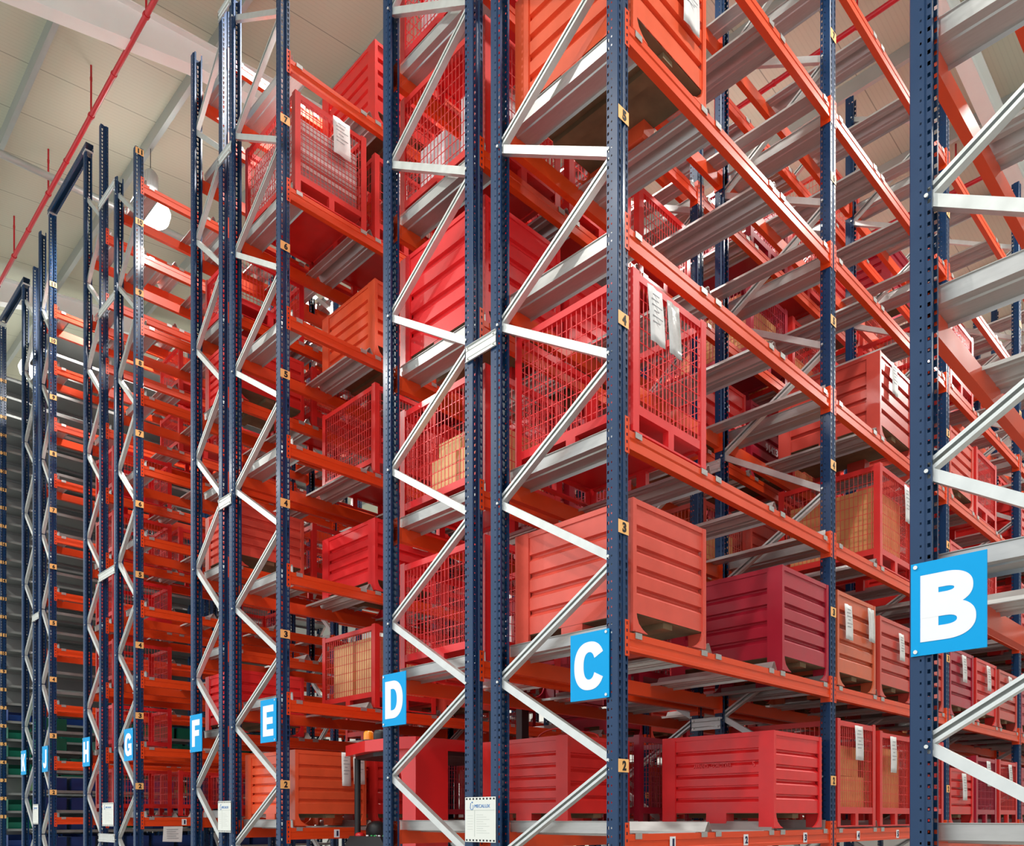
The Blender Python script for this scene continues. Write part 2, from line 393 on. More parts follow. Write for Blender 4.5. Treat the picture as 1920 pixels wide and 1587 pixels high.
# ------------------------------------------------------------------ containers
_cm = {}
def crate_parts(h, c):
    k = ('crate', h, c)
    if k in _cm: return _cm[k]
    m = crate_mat(c); X, Y, ft = .5, .4, .115
    parts = []
    def corr(length, n=5):
        """corrugated panel in local (u, out, z)"""
        z0, z1 = ft, h - .03; p = (z1 - z0) / (n + 1.25); pr = [(0, z0)]; z0 += .3 * p
        for i in range(n):
            z = z0 + p * i
            pr += [(0, z + .62 * p), (-.026, z + .86 * p), (-.026, z + .97 * p), (0, z + p)]
        pr += [(0, z1)]
        return pr
    for sy in (-1, 1):
        b = MB(); pr = corr(1, 5 if h < .74 else 4); b.extr(pr, lambda u, a, c_: (u, sy * (Y - .012 + a), c_), -X + .12, X - .12, closed=False); parts.append(('side_panel', b.mesh('side_panel', m), None))
    for sx in (-1, 1):
        b = MB(); pr = corr(1, 4); b.extr(pr, lambda u, a, c_: (sx * (X - .012 + a), u, c_), -Y + .034, Y - .034, closed=False); parts.append(('end_panel', b.mesh('end_panel', m), None))
    for sx in (-1, 1):
        for sy in (-1, 1):
            b = MB()
            # wide plate on the long side, narrow return on the short side, foot rounded on the short side
            pl = [(X - .125, 0), (X - .006, 0), (X, .006), (X, h), (X - .125, h)]
            b.extr(pl, lambda u, a, c_: (sx * a, sy * u, c_), Y - .022, Y)
            rt = [(Y - .0225, .006), (Y - .0225, h - .001), (Y - .036, h - .001), (Y - .036, ft), (Y - .042, .085), (Y - .06, .05), (Y - .10, .02), (Y - .15, 0.0), (Y - .0225, 0)]
            b.extr(rt, lambda u, a, c_: (sx * u, sy * a, c_), X - .014, X - .001)
            parts.append(('corner_post', b.mesh('corner_post', m), None))
    b = MB(); t = .02
    b.box(-X + .12, X - .12, -Y + .004, -Y + .03, h - .034, h); b.box(-X + .12, X - .12, Y - .03, Y - .004, h - .034, h)
    b.box(-X + .004, -X + .03, -Y + .03, Y - .03, h - .034, h); b.box(X - .03, X - .004, -Y + .03, Y - .03, h - .034, h)
    parts.append(('top_rim', b.mesh('top_rim', m), None))
    b = MB(); b.box(-X + .02, X - .02, -Y + .02, Y - .02, ft - .004, ft + .006); b.box(-X + .03, X - .03, -.05, .05, ft - .04, ft - .004)
    parts.append(('floor_panel', b.mesh('floor_panel', M_WOODIN), 'brown floor panel'))
    for sy in (-1, 1):
        b = MB(); pr = [(-.09, ft), (-.09, 0), (.07, 0), (.085, .02), (.09, .05), (.09, ft)]
        b.extr(pr, lambda u, a, c_: (a, sy * u, c_), Y - .13, Y - .014)
        parts.append(('foot', b.mesh('foot', m), None))
    _cm[k] = parts
    return parts
def cage_parts(h, c):
    k = ('cage', h, c)
    if k in _cm: return _cm[k]
    m = crate_mat(c); mw = mat('wire_highlit_enamel_' + c.replace(' ', '_'), tuple(min(255, int(v * .86 + 42)) for v in CRATE_RGB[c]), .3, .15, 0); X, Y = .5, .4; zb, zt = .13, h - .06  # wires share the frame enamel; their highlights are painted in as a lighter colour
    parts = []
    for sx in (-1, 1):
        for sy in (-1, 1):
            b = MB(); b.extr([(X - .06, Y - .006), (X - .06, Y), (X, Y), (X, Y - .06), (X - .006, Y - .06), (X - .006, Y - .006)], lambda u, a, c_: (sx * a, sy * c_, u), 0, h)
            parts.append(('corner_post', b.mesh('corner_post', m), None))
    for sy in (-1, 1):
        b = MB(); b.box(-X + .05, X - .05, *sorted((sy * (Y - .04), sy * (Y - .002))), zt, zt + .045); parts.append(('top_rail', b.mesh('top_rail', m), None))
        b = MB(); n = 21
        for i in range(n): x = -X + .06 + (2 * X - .12) * (i + .5) / n; b.wire((x, sy * (Y - .012), zb + .03), (x, sy * (Y - .012), zt + .01))
        nz = int((zt - zb) / .085)
        for i in range(1, nz): z = zb + (zt - zb) * i / nz; b.wire((-X + .05, sy * (Y - .018), z), (X - .05, sy * (Y - .018), z))
        parts.append(('wire_panel', b.mesh('wire_panel', mw), None))
    for sx in (-1, 1):
        b = MB(); b.box(*sorted((sx * (X - .04), sx * (X - .002))), -Y + .05, Y - .05, zt, zt + .045); parts.append(('top_rail', b.mesh('top_rail', m), None))
        b = MB(); n = 17
        for i in range(n): y = -Y + .06 + (2 * Y - .12) * (i + .5) / n; b.wire((sx * (X - .012), y, zb + .03), (sx * (X - .012), y, zt + .01))
        nz = int((zt - zb) / .085)
        for i in range(1, nz): z = zb + (zt - zb) * i / nz; b.wire((sx * (X - .018), -Y + .05, z), (sx * (X - .018), Y - .05, z))
        parts.append(('wire_panel', b.mesh('wire_panel', mw), None))
    b = MB(); e = .045
    for sy in (-1, 1):
        ys = sorted((sy * (Y - e), sy * (Y - .003)))
        b.box(-X + .06, X - .06, *ys, zb - .015, zb + .04); b.box(-.04, .04, *ys, 0, zb - .015)
    for sx in (-1, 1):
        xs = sorted((sx * (X - e), sx * (X - .003)))
        b.box(*xs, -Y + .06, Y - .06, zb - .015, zb + .04); b.box(*xs, -.03, .03, .012, zb - .015); b.box(*xs, -Y + .06, Y - .06, 0, .012)
    parts.append(('base_frame', b.mesh('base_frame', m), None))
    b = MB(); b.box(-X + .045, X - .045, -Y + .045, Y - .045, zb, zb + .006); parts.append(('floor_panel', b.mesh('floor_panel', m), None))
    _cm[k] = parts
    return parts
BOXED = {}
def level_z(r, j): return ROWS[r][3][j] + BT + .018
def container(kind, r, k, j, q, color, h, dy=0.0, dx=0.0, extra=''):
    """box or cage in row r, bay k, level j, slot q"""
    if (r, k, j, q) in BOXED: return BOXED[r, k, j, q]
    xf, xr = ROWS[r][:2]; s = facing(r); x = xf - s * .465 + dx if abs(xf - xr) > .8 else (xf + xr) / 2 + dx
    y = Y0 + BAY * k + SLOT[q] + dy; z = level_z(r, j)
    if inview(x - .5, x + .5, y - .4, y + .4, z, z + h) is None: return None
    where = f'{ORD[q]} slot of bay {NUM[k]}, level {NUM[j]}, rack row {r}'
    if kind == 'crate':
        t = thing('steel_container', f'{color} ribbed steel box, {where}', 'steel container', (x, y, z), group='ribbed steel boxes on the racks')
        for n, me, lab in crate_parts(h, color): ob(n, me, t, label=lab)
    else:
        t = thing('mesh_container', f'{color} wire mesh cage, {where}', 'mesh container', (x, y, z), group='wire mesh cages on the racks')
        for n, me, lab in cage_parts(h, color): ob(n, me, t, label=lab)
    if abs(xf - xr) < .8: t.scale = ((abs(xf - xr) + .06), 1, 1)
    BOXED[r, k, j, q] = t
    return t
def box_in(t, w, d, h, label, m=M_CARD, dx=0, dy=0, z0=.142, rz=0.0, name='cardboard_box', tape=True):
    """a carton standing inside container t"""
    b = MB(); b.box(-w / 2, w / 2, -d / 2, d / 2, 0, h)
    o = thing(name, label, name.replace('_', ' '), t.location + Vector((dx, dy, z0)), (0, 0, rz), 'cartons inside the wire cages' if name == 'cardboard_box' else 'wrapped goods inside the wire cages')
    ob('carton' if name == 'cardboard_box' else 'wrapped_block', b.mesh('carton', m), o)
    if tape:
        b = MB(); b.box(-.03, .03, -d / 2 - .001, d / 2 + .001, h * .0 + .001, h + .001); ob('tape', b.mesh('tape', M_TAPE), o)
    return o
def pouch(t, side, u, top, w, h, label, m=M_PAPER, out=.006, bend=0.0):
    """document pouch hung on face 'x' (+X) or 'y' (-Y) of container t; u along the face"""
    o = thing('document_pouch', label, 'document pouch', (0, 0, 0), group='document pouches hung on the containers')
    b = MB(); n = 7; pts = []
    for i in range(n + 1):
        f = i / n; pts.append((.010 * f * f + .008 * math.sin(f * 3.1), -h * f))
    vs = []
    for a, z in pts:
        j = math.sin(z * 14 + u) * .0025
        vs += [(-w / 2 + j + bend * z, z, a), (-w / 6 + bend * z, z, a + .006), (w / 6 + bend * z, z, a - .003), (w / 2 + j + bend * z, z, a + .002)]
    fs = [(4 * i + c, 4 * i + c + 1, 4 * i + c + 5, 4 * i + c + 4) for i in range(n) for c in range(3)]
    b.add(vs, fs, 0, True)
    k = b.mesh('sleeve', m); me = k
    s = ob('sleeve', me, o); md = s.modifiers.new('thickness', 'SOLIDIFY'); md.thickness = .002
    if m is M_PAPER:
        b = MB()
        for i in range(6):
            yy = -h * (.14 + .10 * i); ww = w * (.7 if i % 3 else .45); a = .0075 + .010 * (yy / h) ** 2 + .008 * math.sin(-yy / h * 3.1)
            b.box(-ww / 2 + bend * yy, ww / 2 - (.3 * ww if i % 2 else 0) + bend * yy, yy - .004, yy + .002, a, a + .0012)
        ob('print_lines', b.mesh('print_lines', M_TEXT), o)
    L = t.location
    if side == 'x': o.location = (L.x + .505 + out, L.y + u, L.z + top); o.rotation_euler = FACE_POSX
    else: o.location = (L.x + u, L.y - .405 - out, L.z + top); o.rotation_euler = FACE_NEGY
    return o

# --- row C, first bay
c = container('crate', 'C', 0, 1, 0, 'salmon', .80)
c = container('crate', 'C', 0, 1, 2, 'crimson', .80, .04)
cr = container('crate', 'C', 0, 0, 2, 'bright red', .735, -.09)
ob('embossed_lettering', text_mesh('ARRANDI - GOIKOTXEA', .34, .032, crate_mat('bright red'), .02, .005), cr, (-.03, -.391, .49), FACE_NEGY)
ob('embossed_lettering', text_mesh('5', .026, .045, crate_mat('bright red'), .02, .005), cr, (.33, -.391, .49), FACE_NEGY)
cg = container('cage', 'C', 0, 2, 0, 'bright red', .98)
pouch(cg, 'x', -.20, .93, .15, .34, 'large white printed pouch hung on the level three end cage of row C', bend=-.06)
pouch(cg, 'x', -.005, .92, .13, .33, 'clear plastic pouch beside the printed one on the level three end cage of row C', M_PLASTIC, bend=-.04)
cr = container('crate', 'C', 0, 4, 0, 'orange', .86)
pouch(cr, 'x', .19, .80, .18, .42, 'white printed sheet on the high orange box of row C, level five', bend=0)
# --- row C, second bay and beyond
a = container('crate', 'C', 1, 1, 0, 'rust-orange', .80); b_ = container('crate', 'C', 1, 1, 1, 'faded red', .74); container('crate', 'C', 1, 1, 2, 'faded red', .74)
if a:
    pouch(a, 'x', -.22, .70, .14, .30, 'narrow printed pouch on the rust-orange box of row C, level two, bay two'); pouch(a, 'x', .26, .75, .13, .30, 'clear pouch beside the printed one on the rust-orange box of row C', M_PLASTIC)
if b_: pouch(b_, 'x', .08, .64, .12, .26, 'printed pouch on the faded red box next to the rust-orange box')
a = container('cage', 'C', 1, 0, 0, 'red', .92); b_ = container('cage', 'C', 1, 0, 1, 'red', .88); container('cage', 'C', 1, 0, 2, 'red', .88)
if a:
    pouch(a, 'x', .0, .88, .16, .30, 'printed pouch on the lowest cage right after the second post of row C', bend=.03)
    box_in(a, .78, .66, .30, 'brown carton lying at the bottom of the lowest cage, bay two, row C', dx=.03); box_in(a, .74, .5, .26, 'brown carton on top of another in the lowest cage, bay two, row C', z0=.445, dx=.05, dy=-.04, rz=.05)
    b_ and pouch(b_, 'x', -.12, .84, .14, .34, 'printed pouch on the lowest cage, second slot of bay two, row C', bend=.06)
    b_ and box_in(b_, .8, .66, .6, 'tall brown carton in the lowest cage, second slot of bay two, row C')
a = container('cage', 'C', 1, 2, 1, 'red', .95)
if a:
    box_in(a, .82, .66, .62, 'big brown carton filling the level three cage of bay two, row C')
    pouch(a, 'x', .22, .9, .12, .36, 'narrow white pouch on the level three cage of bay two, row C')
a = container('crate', 'C', 1, 3, 1, 'faded red', .78)
if a: pouch(a, 'x', -.1, .76, .13, .30, 'white pouch on the faded red box of row C, level four')
for j, q, kd, co, h in ((1, 1, 'crate', 'red', .74), (1, 2, 'crate', 'faded red', .72), (1, 0, 'crate', 'crimson', .74), (0, 0, 'crate', 'red', .62), (0, 1, 'cage', 'crimson', .8), (0, 2, 'cage', 'red', .8), (2, 1, 'cage', 'red', .8), (3, 0, 'crate', 'salmon', .74), (3, 1, 'cage', 'red', .8), (4, 0, 'cage', 'red', .8), (2, 0, 'crate', 'red', .7)):
    t = container(kd, 'C', 2, j, q, co, h)
    if t and (j < 2) : pouch(t, 'x', .02, h - .05, .14, .3, f'printed pouch on the container in slot {NUM[q]}, level {NUM[j]}, bay three, row C')
for k in (3, 4):
    for j in range(4):
        for q in range(3):
            if R.random() < .75: container(R.choice(['crate', 'cage']), 'C', k, j, q, R.choice(['red', 'salmon', 'faded red', 'crimson']), R.choice([.74, .8]))
# --- row D
container('crate', 'D', 0, 0, 1, 'red', .735, -.02)
for q, tx, ww, zz, co in ((0, '705', .16, .56, 'red'), (1, '91423', .26, .42, 'crimson')):
    a = container('crate', 'D', 1, 3, q, co, .80)
    if a: ob('stencil_number', text_mesh(tx, ww, .08, M_WHITE, .03, .002), a, (.491, .02 if q == 0 else .06, zz), FACE_POSX)
a = container('cage', 'D', 0, 5, 0, 'bright red', .8); box_in(a, .7, .6, .4, 'pale wrapped block inside the level six end cage of row D', M_FOAM, name='wrapped_load', tape=False)
a = container('cage', 'D', 0, 4, 0, 'red', 1.0)
box_in(a, .30, .62, .42, 'white wrapped block in the level five end cage of row D', M_FOAM, dx=-.2, name='wrapped_load', tape=False); box_in(a, .3, .5, .62, 'tall white wrapped bundle in the level five end cage of row D', M_FOAM, dx=.22, name='wrapped_load', tape=False)
container('crate', 'D', 0, 3, 0, 'bright red', .92)
a = container('cage', 'D', 0, 2, 0, 'bright red', .92); box_in(a, .62, .6, .3, 'pale carton in the level three end cage of row D', M_CARD2, dx=.13, dy=-.03)
box_in(a, .56, .56, .12, 'flat pale carton stacked in the level three end cage of row D', M_CARD2, dx=.16, dy=-.03, z0=.445)
a = container('cage', 'D', 0, 1, 0, 'bright red', .9); box_in(a, .34, .02, .3, 'white card sheet standing in the level two end cage of row D', M_PAPER, dx=.1, dy=.1, z0=.3, name='card_sheet', tape=False).location.z -= .158
container('cage', 'D', 0, 4, 2, 'red', .8); container('crate', 'D', 0, 3, 1, 'bright red', .86)
container('cage', 'D', 0, 0, 2, 'crimson', .8); container('crate', 'D', 0, 1, 1, 'crimson', .74); container('cage', 'D', 0, 1, 2, 'crimson', .8); container('cage', 'D', 0, 2, 1, 'crimson', .9); container('cage', 'D', 0, 4, 1, 'red', .8)
for n, (u, hh, ww) in enumerate(((-.2, .085, .22), (.02, .07, .27))):
    a = BOXED['D', 0, 0, 1]; b = MB(); N = 14
    P = [(ww * math.cos(PI * i / N), 0, hh * math.sin(PI * i / N)) for i in range(N + 1)]
    for i in range(N): b.tube(P[i], P[i + 1], .008, 8)
    tag(ob('bent_tube', b.mesh('bent_tube', crate_mat('red')), None, (a.location.x + .2, a.location.y + u, a.location.z + .735)), ['bent red tube arching over the nearer rim of the row D box behind sign C', 'bent red tube arching over the middle of the row D box behind sign C'][n], 'bent tube')
# --- row E
a = container('crate', 'E', 0, 0, 0, 'orange', .72)
pouch(a, 'x', .30, .74, .13, .33, 'printed sheet on the orange box behind the truck, nearer row D sign'); pouch(a, 'x', .15, .72, .10, .33, 'printed sheet behind the black truck pillar on the orange box')
a = container('cage', 'E', 0, 1, 1, 'red', .86); box_in(a, .8, .62, .62, 'pale brown carton in the level two cage of row E', M_CARD2)
a = container('crate', 'E', 0, 2, 1, 'bright red', .74); pouch(a, 'x', .17, .66, .2, .13, 'white label card on the bright red box of row E, level three')
a = container('cage', 'E', 0, 3, 1, 'red', .92)
container('crate', 'E', 0, 4, 1, 'orange', .78)
a = container('cage', 'E', 0, 5, 0, 'red', .94); box_in(a, .86, .66, .62, 'grey block of small packs in the high level six cage of row E', M_PACKS, name='wrapped_load', tape=False)
pouch(a, 'x', .1, .93, .19, .36, 'white printed pouch on the high level six cage of row E')
a = container('cage', 'E', 0, 5, 1, 'red', .86); pouch(a, 'x', -.1, .8, .18, .34, 'white pouch beside the big one, second cage, level six, row E')
container('crate', 'E', 0, 6, 1, 'red', .82)
container('crate', 'E', 0, 0, 1, 'red', .74); container('cage', 'E', 0, 0, 2, 'crimson', .85)
for q, (kd, co) in enumerate((('crate', 'salmon'), ('cage', 'red'), ('crate', 'red'))):
    for j in range(7):
        if R.random() < .5: container(R.choice(['crate', 'cage']), 'E', 0, j, 2, R.choice(['red', 'salmon', 'crimson']), .8)
pp = thing('document_pouch', 'white printed sheet hanging under the lowest beam of row G', 'document pouch', (ROWS['G'][0] + .06, Y0 + .40, 1.375), FACE_POSX, 'document pouches hung on the containers')
b = MB(); b.add([(-.11, 0, 0), (.13, 0, .01), (.11, -.2, .03), (-.13, -.19, .02)], [(3, 2, 1, 0)]); sh = ob('sleeve', b.mesh('sleeve', M_PAPER), pp); sh.modifiers.new('thickness', 'SOLIDIFY').thickness = .002
b = MB()
for i in range(5): b.box(-.08, .07 - .03 * (i % 2), -.04 - .028 * i, -.034 - .028 * i, .014 + .0035 * i, .016 + .0035 * i)
ob('print_lines', b.mesh('print_lines', M_TEXT), pp)
# --- deeper containers seen through the gaps
for r, bays in (('D', range(1, 5)), ('E', range(1, 5)), ('F', range(0, 4))):
    for k in bays:
        for j in range(7 if r != 'F' else 9):
            for q in range(3):
                p = .62 if r == 'D' else (.5 if r == 'E' else .33)
                if R.random() < p:
                    kd = R.choice(['crate', 'cage', 'cage']); co = R.choice(['red', 'crimson', 'red', 'bright red', 'faded red', 'salmon'])
                    t = container(kd, r, k, j, q, co, R.choice([.74, .8, .86]) if r != 'F' else .66)
                    if t and kd == 'cage' and R.random() < .35 and r != 'F': box_in(t, .8, .64, R.choice([.4, .55]), f'brown carton in the {co} cage, slot {NUM[q]}, bay {NUM[k]}, level {NUM[j]}, row {r}')
for j in range(6): container('cage', 'H', 0, j, 0, 'bright red' if j % 2 else 'red', .66)
for j, q in ((6, 1), (7, 1), (6, 2), (4, 1), (0, 1), (0, 2), (3, 2)): container('cage', 'H', 0, j, q, 'red', .66)

# ------------------------------------------------------------------ signs
def letter_mesh(L, w, h, t):
    """heavy grotesque capital in local XY, centred"""
    b = MB(); lay = [0.0]; x0, x1, y0, y1 = -w / 2, w / 2, -h / 2, h / 2
    def poly(p):
        n = len(p); lay[0] += .00002; D = .0012 + lay[0]; b.add([(x, y, 0) for x, y in p] + [(x, y, D) for x, y in p], [tuple(range(n, 2 * n))] + [(i, (i + 1) % n, n + (i + 1) % n, n + i) for i in range(n)])
    def bar(a, c, d, e): poly([(a, d), (c, d), (c, e), (a, e)])
    def arc(cx, cy, rx, ry, tx, ty, a0, a1, n=28, ex=2.3):
        def P(a, RX, RY):
            c, s_ = math.cos(a), math.sin(a)
            return (cx + RX * math.copysign(abs(c) ** (2 / ex), c), cy + RY * math.copysign(abs(s_) ** (2 / ex), s_))
        for i in range(n):
            p, q = a0 + (a1 - a0) * i / n, a0 + (a1 - a0) * (i + 1) / n
            poly([P(p, rx - tx, ry - ty), P(p, rx, ry), P(q, rx, ry), P(q, rx - tx, ry - ty)])
    u = t * .86
    if L in 'BDEFHK': bar(x0, x0 + t, y0, y1)
    if L == 'C': arc(0, 0, w / 2, h / 2, t, u, math.radians(28), math.radians(332), 44)
    if L == 'G':
        arc(0, 0, w / 2, h / 2, t, u, math.radians(32), math.radians(318), 44); bar(x1 - t * .95, x1, y0 + .01, -.0); bar(.0, x1, -.045, .012)
    if L == 'D':
        bar(x0, x0 + w * .45, y1 - u, y1); bar(x0, x0 + w * .45, y0, y0 + u); arc(x0 + w * .42, 0, w * .58, h / 2, t, u, -PI / 2, PI / 2)
    if L == 'B':
        for c, hh, rx in ((y1 - h * .255, h * .255, w * .50), (y0 + h * .285, h * .285, w * .55)):
            bar(x0, x0 + w * .46, c + hh - u, c + hh); bar(x0, x0 + w * .46, c - hh, c - hh + u); arc(x0 + w * .45, c, rx, hh, t, u, -PI / 2, PI / 2)
    if L == 'E':
        for e in (y0, -u / 2, y1 - u): bar(x0, x1 if e != -u / 2 else x1 - .012, e, e + u)
    if L == 'F': bar(x0, x1, y1 - u, y1); bar(x0, x1 - .012, -u / 2, u / 2)
    if L == 'H': bar(x1 - t, x1, y0, y1); bar(x0, x1, -u / 2, u / 2)
    if L == 'J': bar(x1 - t, x1, y0 + h * .3, y1); arc(0, y0 + h * .3, w / 2, h * .3, t, u, -PI, 0)
    if L == 'K':
        poly([(x0 + t * .8, -.02), (x1 - t * 1.15, y1), (x1, y1), (x0 + t * 1.2, -.075)]); poly([(x0 + w * .40, .03), (x0 + w * .62, .065), (x1, y0), (x1 - t * 1.2, y0)])
    if L == 'L': bar(x0, x0 + t, y0, y1); bar(x0, x1, y0, y0 + u)
    return b.mesh('letter', M_WHITE)
def sign(r, letter):
    xf, xr = ROWS[r][:2]; s = facing(r); w, h = .30, .405
    x_out = xf - s * .012 if s > 0 else xf + .03 - .065
    xc = x_out - s * w / 2
    t = thing('aisle_sign', f'blue sign with white letter {letter} on the end frame', 'sign', (xc, Y0 - .058, 2.405), group='blue letter signs on the rack ends')
    b = MB(); b.box(-w / 2, w / 2, -.003, .003, -h / 2, h / 2); ob('board', b.mesh('board', M_SIGN), t)
    lw = {'B': .22, 'C': .235, 'D': .225, 'E': .20, 'F': .19, 'G': .235, 'H': .225, 'J': .18, 'K': .23, 'L': .19}[letter]
    ob('letter', letter_mesh(letter, lw, .29, .073), t, (0, -.0032, 0), FACE_NEGY)
    for dz in (-.185, .185):
        b = MB(); b.tube((0, -.002, 0), (0, -.007, 0), .009, 10); ob('screw', b.mesh('screw', M_SCREW), t, (s * (w / 2 - .02), -.002, dz))
for r in 'BCDEFGHJKL': sign(r, r)

# ------------------------------------------------------------------ load plates
def load_plate(x, y, z, w, h, label, narrow=False):
    t = thing('load_plate', label, 'load plate', (x, y, z), group='load plates at the rack ends')
    b = MB(); b.box(-w / 2, w / 2, 0, .002, -h / 2, h / 2); ob('plate', b.mesh('plate', M_PLATE), t)
    b = MB(); n = 9
    for zz in (h * .46, -h * .46):
        for i in range(n): xx = -w / 2 + w * (i + .5) / n; b.box(xx - w * .025, xx + w * .025, -.001, 0, zz - .006, zz + .006)
    ob('dashed_border', b.mesh('dashed_border', M_INK), t)
    b = MB(); b.box(-w * .46, w * .46, -.0008, 0, h * .2, h * .215); b.box(-w * .19, -w * .17, -.0008, 0, -h * .38, h * .2)
    for i in range(9): b.box(-w * .12, w * (.1 + .1 * (i % 3)), -.0008, 0, h * (.1 - .05 * i), h * (.1 - .05 * i) + .003)
    for i in range(6): b.box(-w * .42, -w * .24, -.0008, 0, h * (.08 - .06 * i), h * (.08 - .06 * i) + .0025)
    ob('printed_lines', b.mesh('printed_lines', M_PLATEL), t)
    ob('lettering', text_mesh('MECALUX', w * .5, h * .075, M_BRAND, .0, .0008), t, (w * .07, -.001, h * .3), FACE_NEGY)
    b = MB(); pts = [(-.012, .022), (-.016, -.012), (-.008, -.024), (.008, -.024), (.014, -.012), (.013, .008)]
    for i in range(len(pts) - 1): b.tube((pts[i][0], -.0008, pts[i][1]), (pts[i + 1][0], -.0008, pts[i + 1][1]), .0021, 5)
    b.tube((.004, -.0008, .022), (.004, -.0008, .030), .005, 6)
    ob('emblem', b.mesh('emblem', M_BRAND), t, (-w * .27, 0, h * .3))
XM = lambda a, b: (ROWS[a][1] + ROWS[b][1]) / 2
load_plate(XM('C', 'D'), Y0 - .062, 1.48, .31, .31, 'white load plate across the posts between rows C and D')
load_plate(XM('E', 'F'), Y0 - .062, 1.5, .29, .32, 'white load plate across the posts between rows E and F')
load_plate(XM('G', 'H') + .06, Y0 - .062, 1.53, .42, .31, 'white load plate across the posts between rows G and H')
load_plate(XM('J', 'K') + .02, Y0 - .062, 1.54, .30, .32, 'white load plate across the posts between rows J and K')

# ------------------------------------------------------------------ row spacers and ties
def spacer(ra, rb, z, k=0, name='row_spacer'):
    xa, xb = sorted((ROWS[ra][1], ROWS[rb][1])); y = Y0 + BAY * k - .056; L = xb - xa
    t = thing('row_spacer', f'white ribbed plate joining rows {ra} and {rb}, frame {NUM[k]}, {["low", "at middle height", "high up", "at the top"][0 if z < 3 else 1 if z < 6 else 2 if z < 9 else 3]}', 'rack spacer', ((xa + xb) / 2, y, z), group='white plates joining back to back rows')
    b = MB(); h = .055
    pr = [(-h, -.012), (-h, 0), (-.03, 0), (-.024, -.006), (-.018, 0), (.018, 0), (.024, -.006), (.03, 0), (h, 0), (h, -.012), (h - .002, -.012), (h - .002, -.002), (-h + .002, -.002), (-h + .002, -.012)]
    b.extr([(a, c) for a, c in pr], lambda u, a, c_: (u, -c_ * 0 + c_ + .0, a), -L / 2 - .02, L / 2 + .02)
    ob('plate', b.mesh('plate', M_GALV), t)
    b = MB()
    for sx in (-1, 1):
        for sz in (-1, 1): b.tube((sx * (L / 2 - .005), .002, sz * .035), (sx * (L / 2 - .005), -.016, sz * .035), .006, 6)
    ob('bolts', b.mesh('bolts', M_SCREW), t)
for ra, rb in (('C', 'D'), ('E', 'F'), ('G', 'H')):
    for z in (4.72, 8.28): spacer(ra, rb, z)
spacer('G', 'H', 1.22); spacer('G', 'H', 9.74); spacer('E', 'F', 9.78); spacer('J', 'K', 4.72)
for k in (1, 2):
    for z in (2.36, 4.72): spacer('C', 'D', z, k)
def tie(ra, rb, z, lab):
    xa, xb = sorted((ROWS[ra][0], ROWS[rb][0])); t = thing('portal_tie', lab, 'rack tie', ((xa + xb) / 2, Y0, z))
    b = MB(); L = xb - xa + .14; n = int(L / .05)
    for i in range(n):
        u0, u1 = -L / 2 + L * i / n, -L / 2 + L * (i + 1) / n; uc = (u0 + u1) / 2
        for sy in (-.05, .05):
            o = [(u0, sy, 0), (u1, sy, 0), (u1, sy, .09), (u0, sy, .09)]; h = [(uc - .01, sy, .035), (uc + .01, sy, .035), (uc + .01, sy, .055), (uc - .01, sy, .055)]
            b.add(o + h, [(0, 1, 5, 4), (1, 2, 6, 5), (2, 3, 7, 6), (3, 0, 4, 7)])
    b.quad((-L / 2, -.05, .09), (L / 2, -.05, .09), (L / 2, .05, .09), (-L / 2, .05, .09)); b.quad((-L / 2, -.05, 0), (L / 2, -.05, 0), (L / 2, -.03, 0), (-L / 2, -.03, 0)); b.quad((-L / 2, .05, 0), (L / 2, .05, 0), (L / 2, .03, 0), (-L / 2, .03, 0))
    ob('tie_section', b.mesh('tie_section', M_BLUE), t)
    for sx in (-1, 1):
        b = MB(); b.box(-.06, .06, -.055, .055, -.02, .0); ob('end_plate', b.mesh('end_plate', M_GALV), t, (sx * (L / 2 - .07), 0, .0))
tie('H', 'J', 10.88, 'blue perforated tie across the aisle tops from row H to row J')
tie('K', 'L', 10.48, 'blue perforated tie across the aisle tops from row K to row L')

# beam position numbers
def beam_num(r, k, y_rel, n, white=True):
    t = BEAM.get((r, k, 0, 'aisle-side'))
    if t: sticker_part(t, (.0255, y_rel, -.004), n, True, 'position_label', .062, .078, M_WHITE, M_INKB)
for r in 'CEG':
    for k in range(3):
        for q in range(3):
            beam_num(r, k, SLOT[q] - BAY / 2 + (.0 if r == 'C' else .05), str(3 * k + q + 1))

# ------------------------------------------------------------------ shelving rows K and L with bins
def shelf_me(d):
    b = MB(); L = BAY - .12; b.box(-d / 2, d / 2, -L / 2, L / 2, -.004, 0)
    for s in (-1, 1):
        b.box(*sorted((s * d / 2, s * (d / 2 - .002))), -L / 2, L / 2, -.045, 0); b.box(*sorted((s * d / 2, s * (d / 2 - .02))), -L / 2, L / 2, -.045, -.043)
    return b.mesh('shelf_tray', M_SHELF)
bk = MB(); bk.box(-.001, .001, -(BAY - .12) / 2, (BAY - .12) / 2, .0, .285); BACK = bk.mesh('back_panel', M_SHELF)
tg = MB(); tg.box(0, .001, -.045, .045, -.036, -.01); TAG = tg.mesh('shelf_tag', M_WHITE)
def bin_me(m):
    b = MB(); w, d, h = .38, .46, .21
    b.box(-d / 2, d / 2, -w / 2, w / 2, 0, .004)
    for s in (-1, 1): b.box(-d / 2, d / 2, *sorted((s * w / 2, s * (w / 2 - .006))), 0, h)
    b.box(-d / 2, -d / 2 + .006, -w / 2, w / 2, 0, h)
    b.extr([(d / 2, 0), (d / 2 + .03, h * .55), (d / 2 + .036, h * .55), (d / 2 + .006, 0)], lambda u, a, c_: (a - .036, u, c_), -w / 2, w / 2)
    b.box(-d / 2 - .006, d / 2 - .03, -w / 2 - .008, w / 2 + .008, h - .014, h) if False else None
    return b.mesh('bin', m)
BINS = {n: bin_me(m) for n, m in (('green', M_BING), ('blue', M_BINB), ('pale green', M_BINY))}
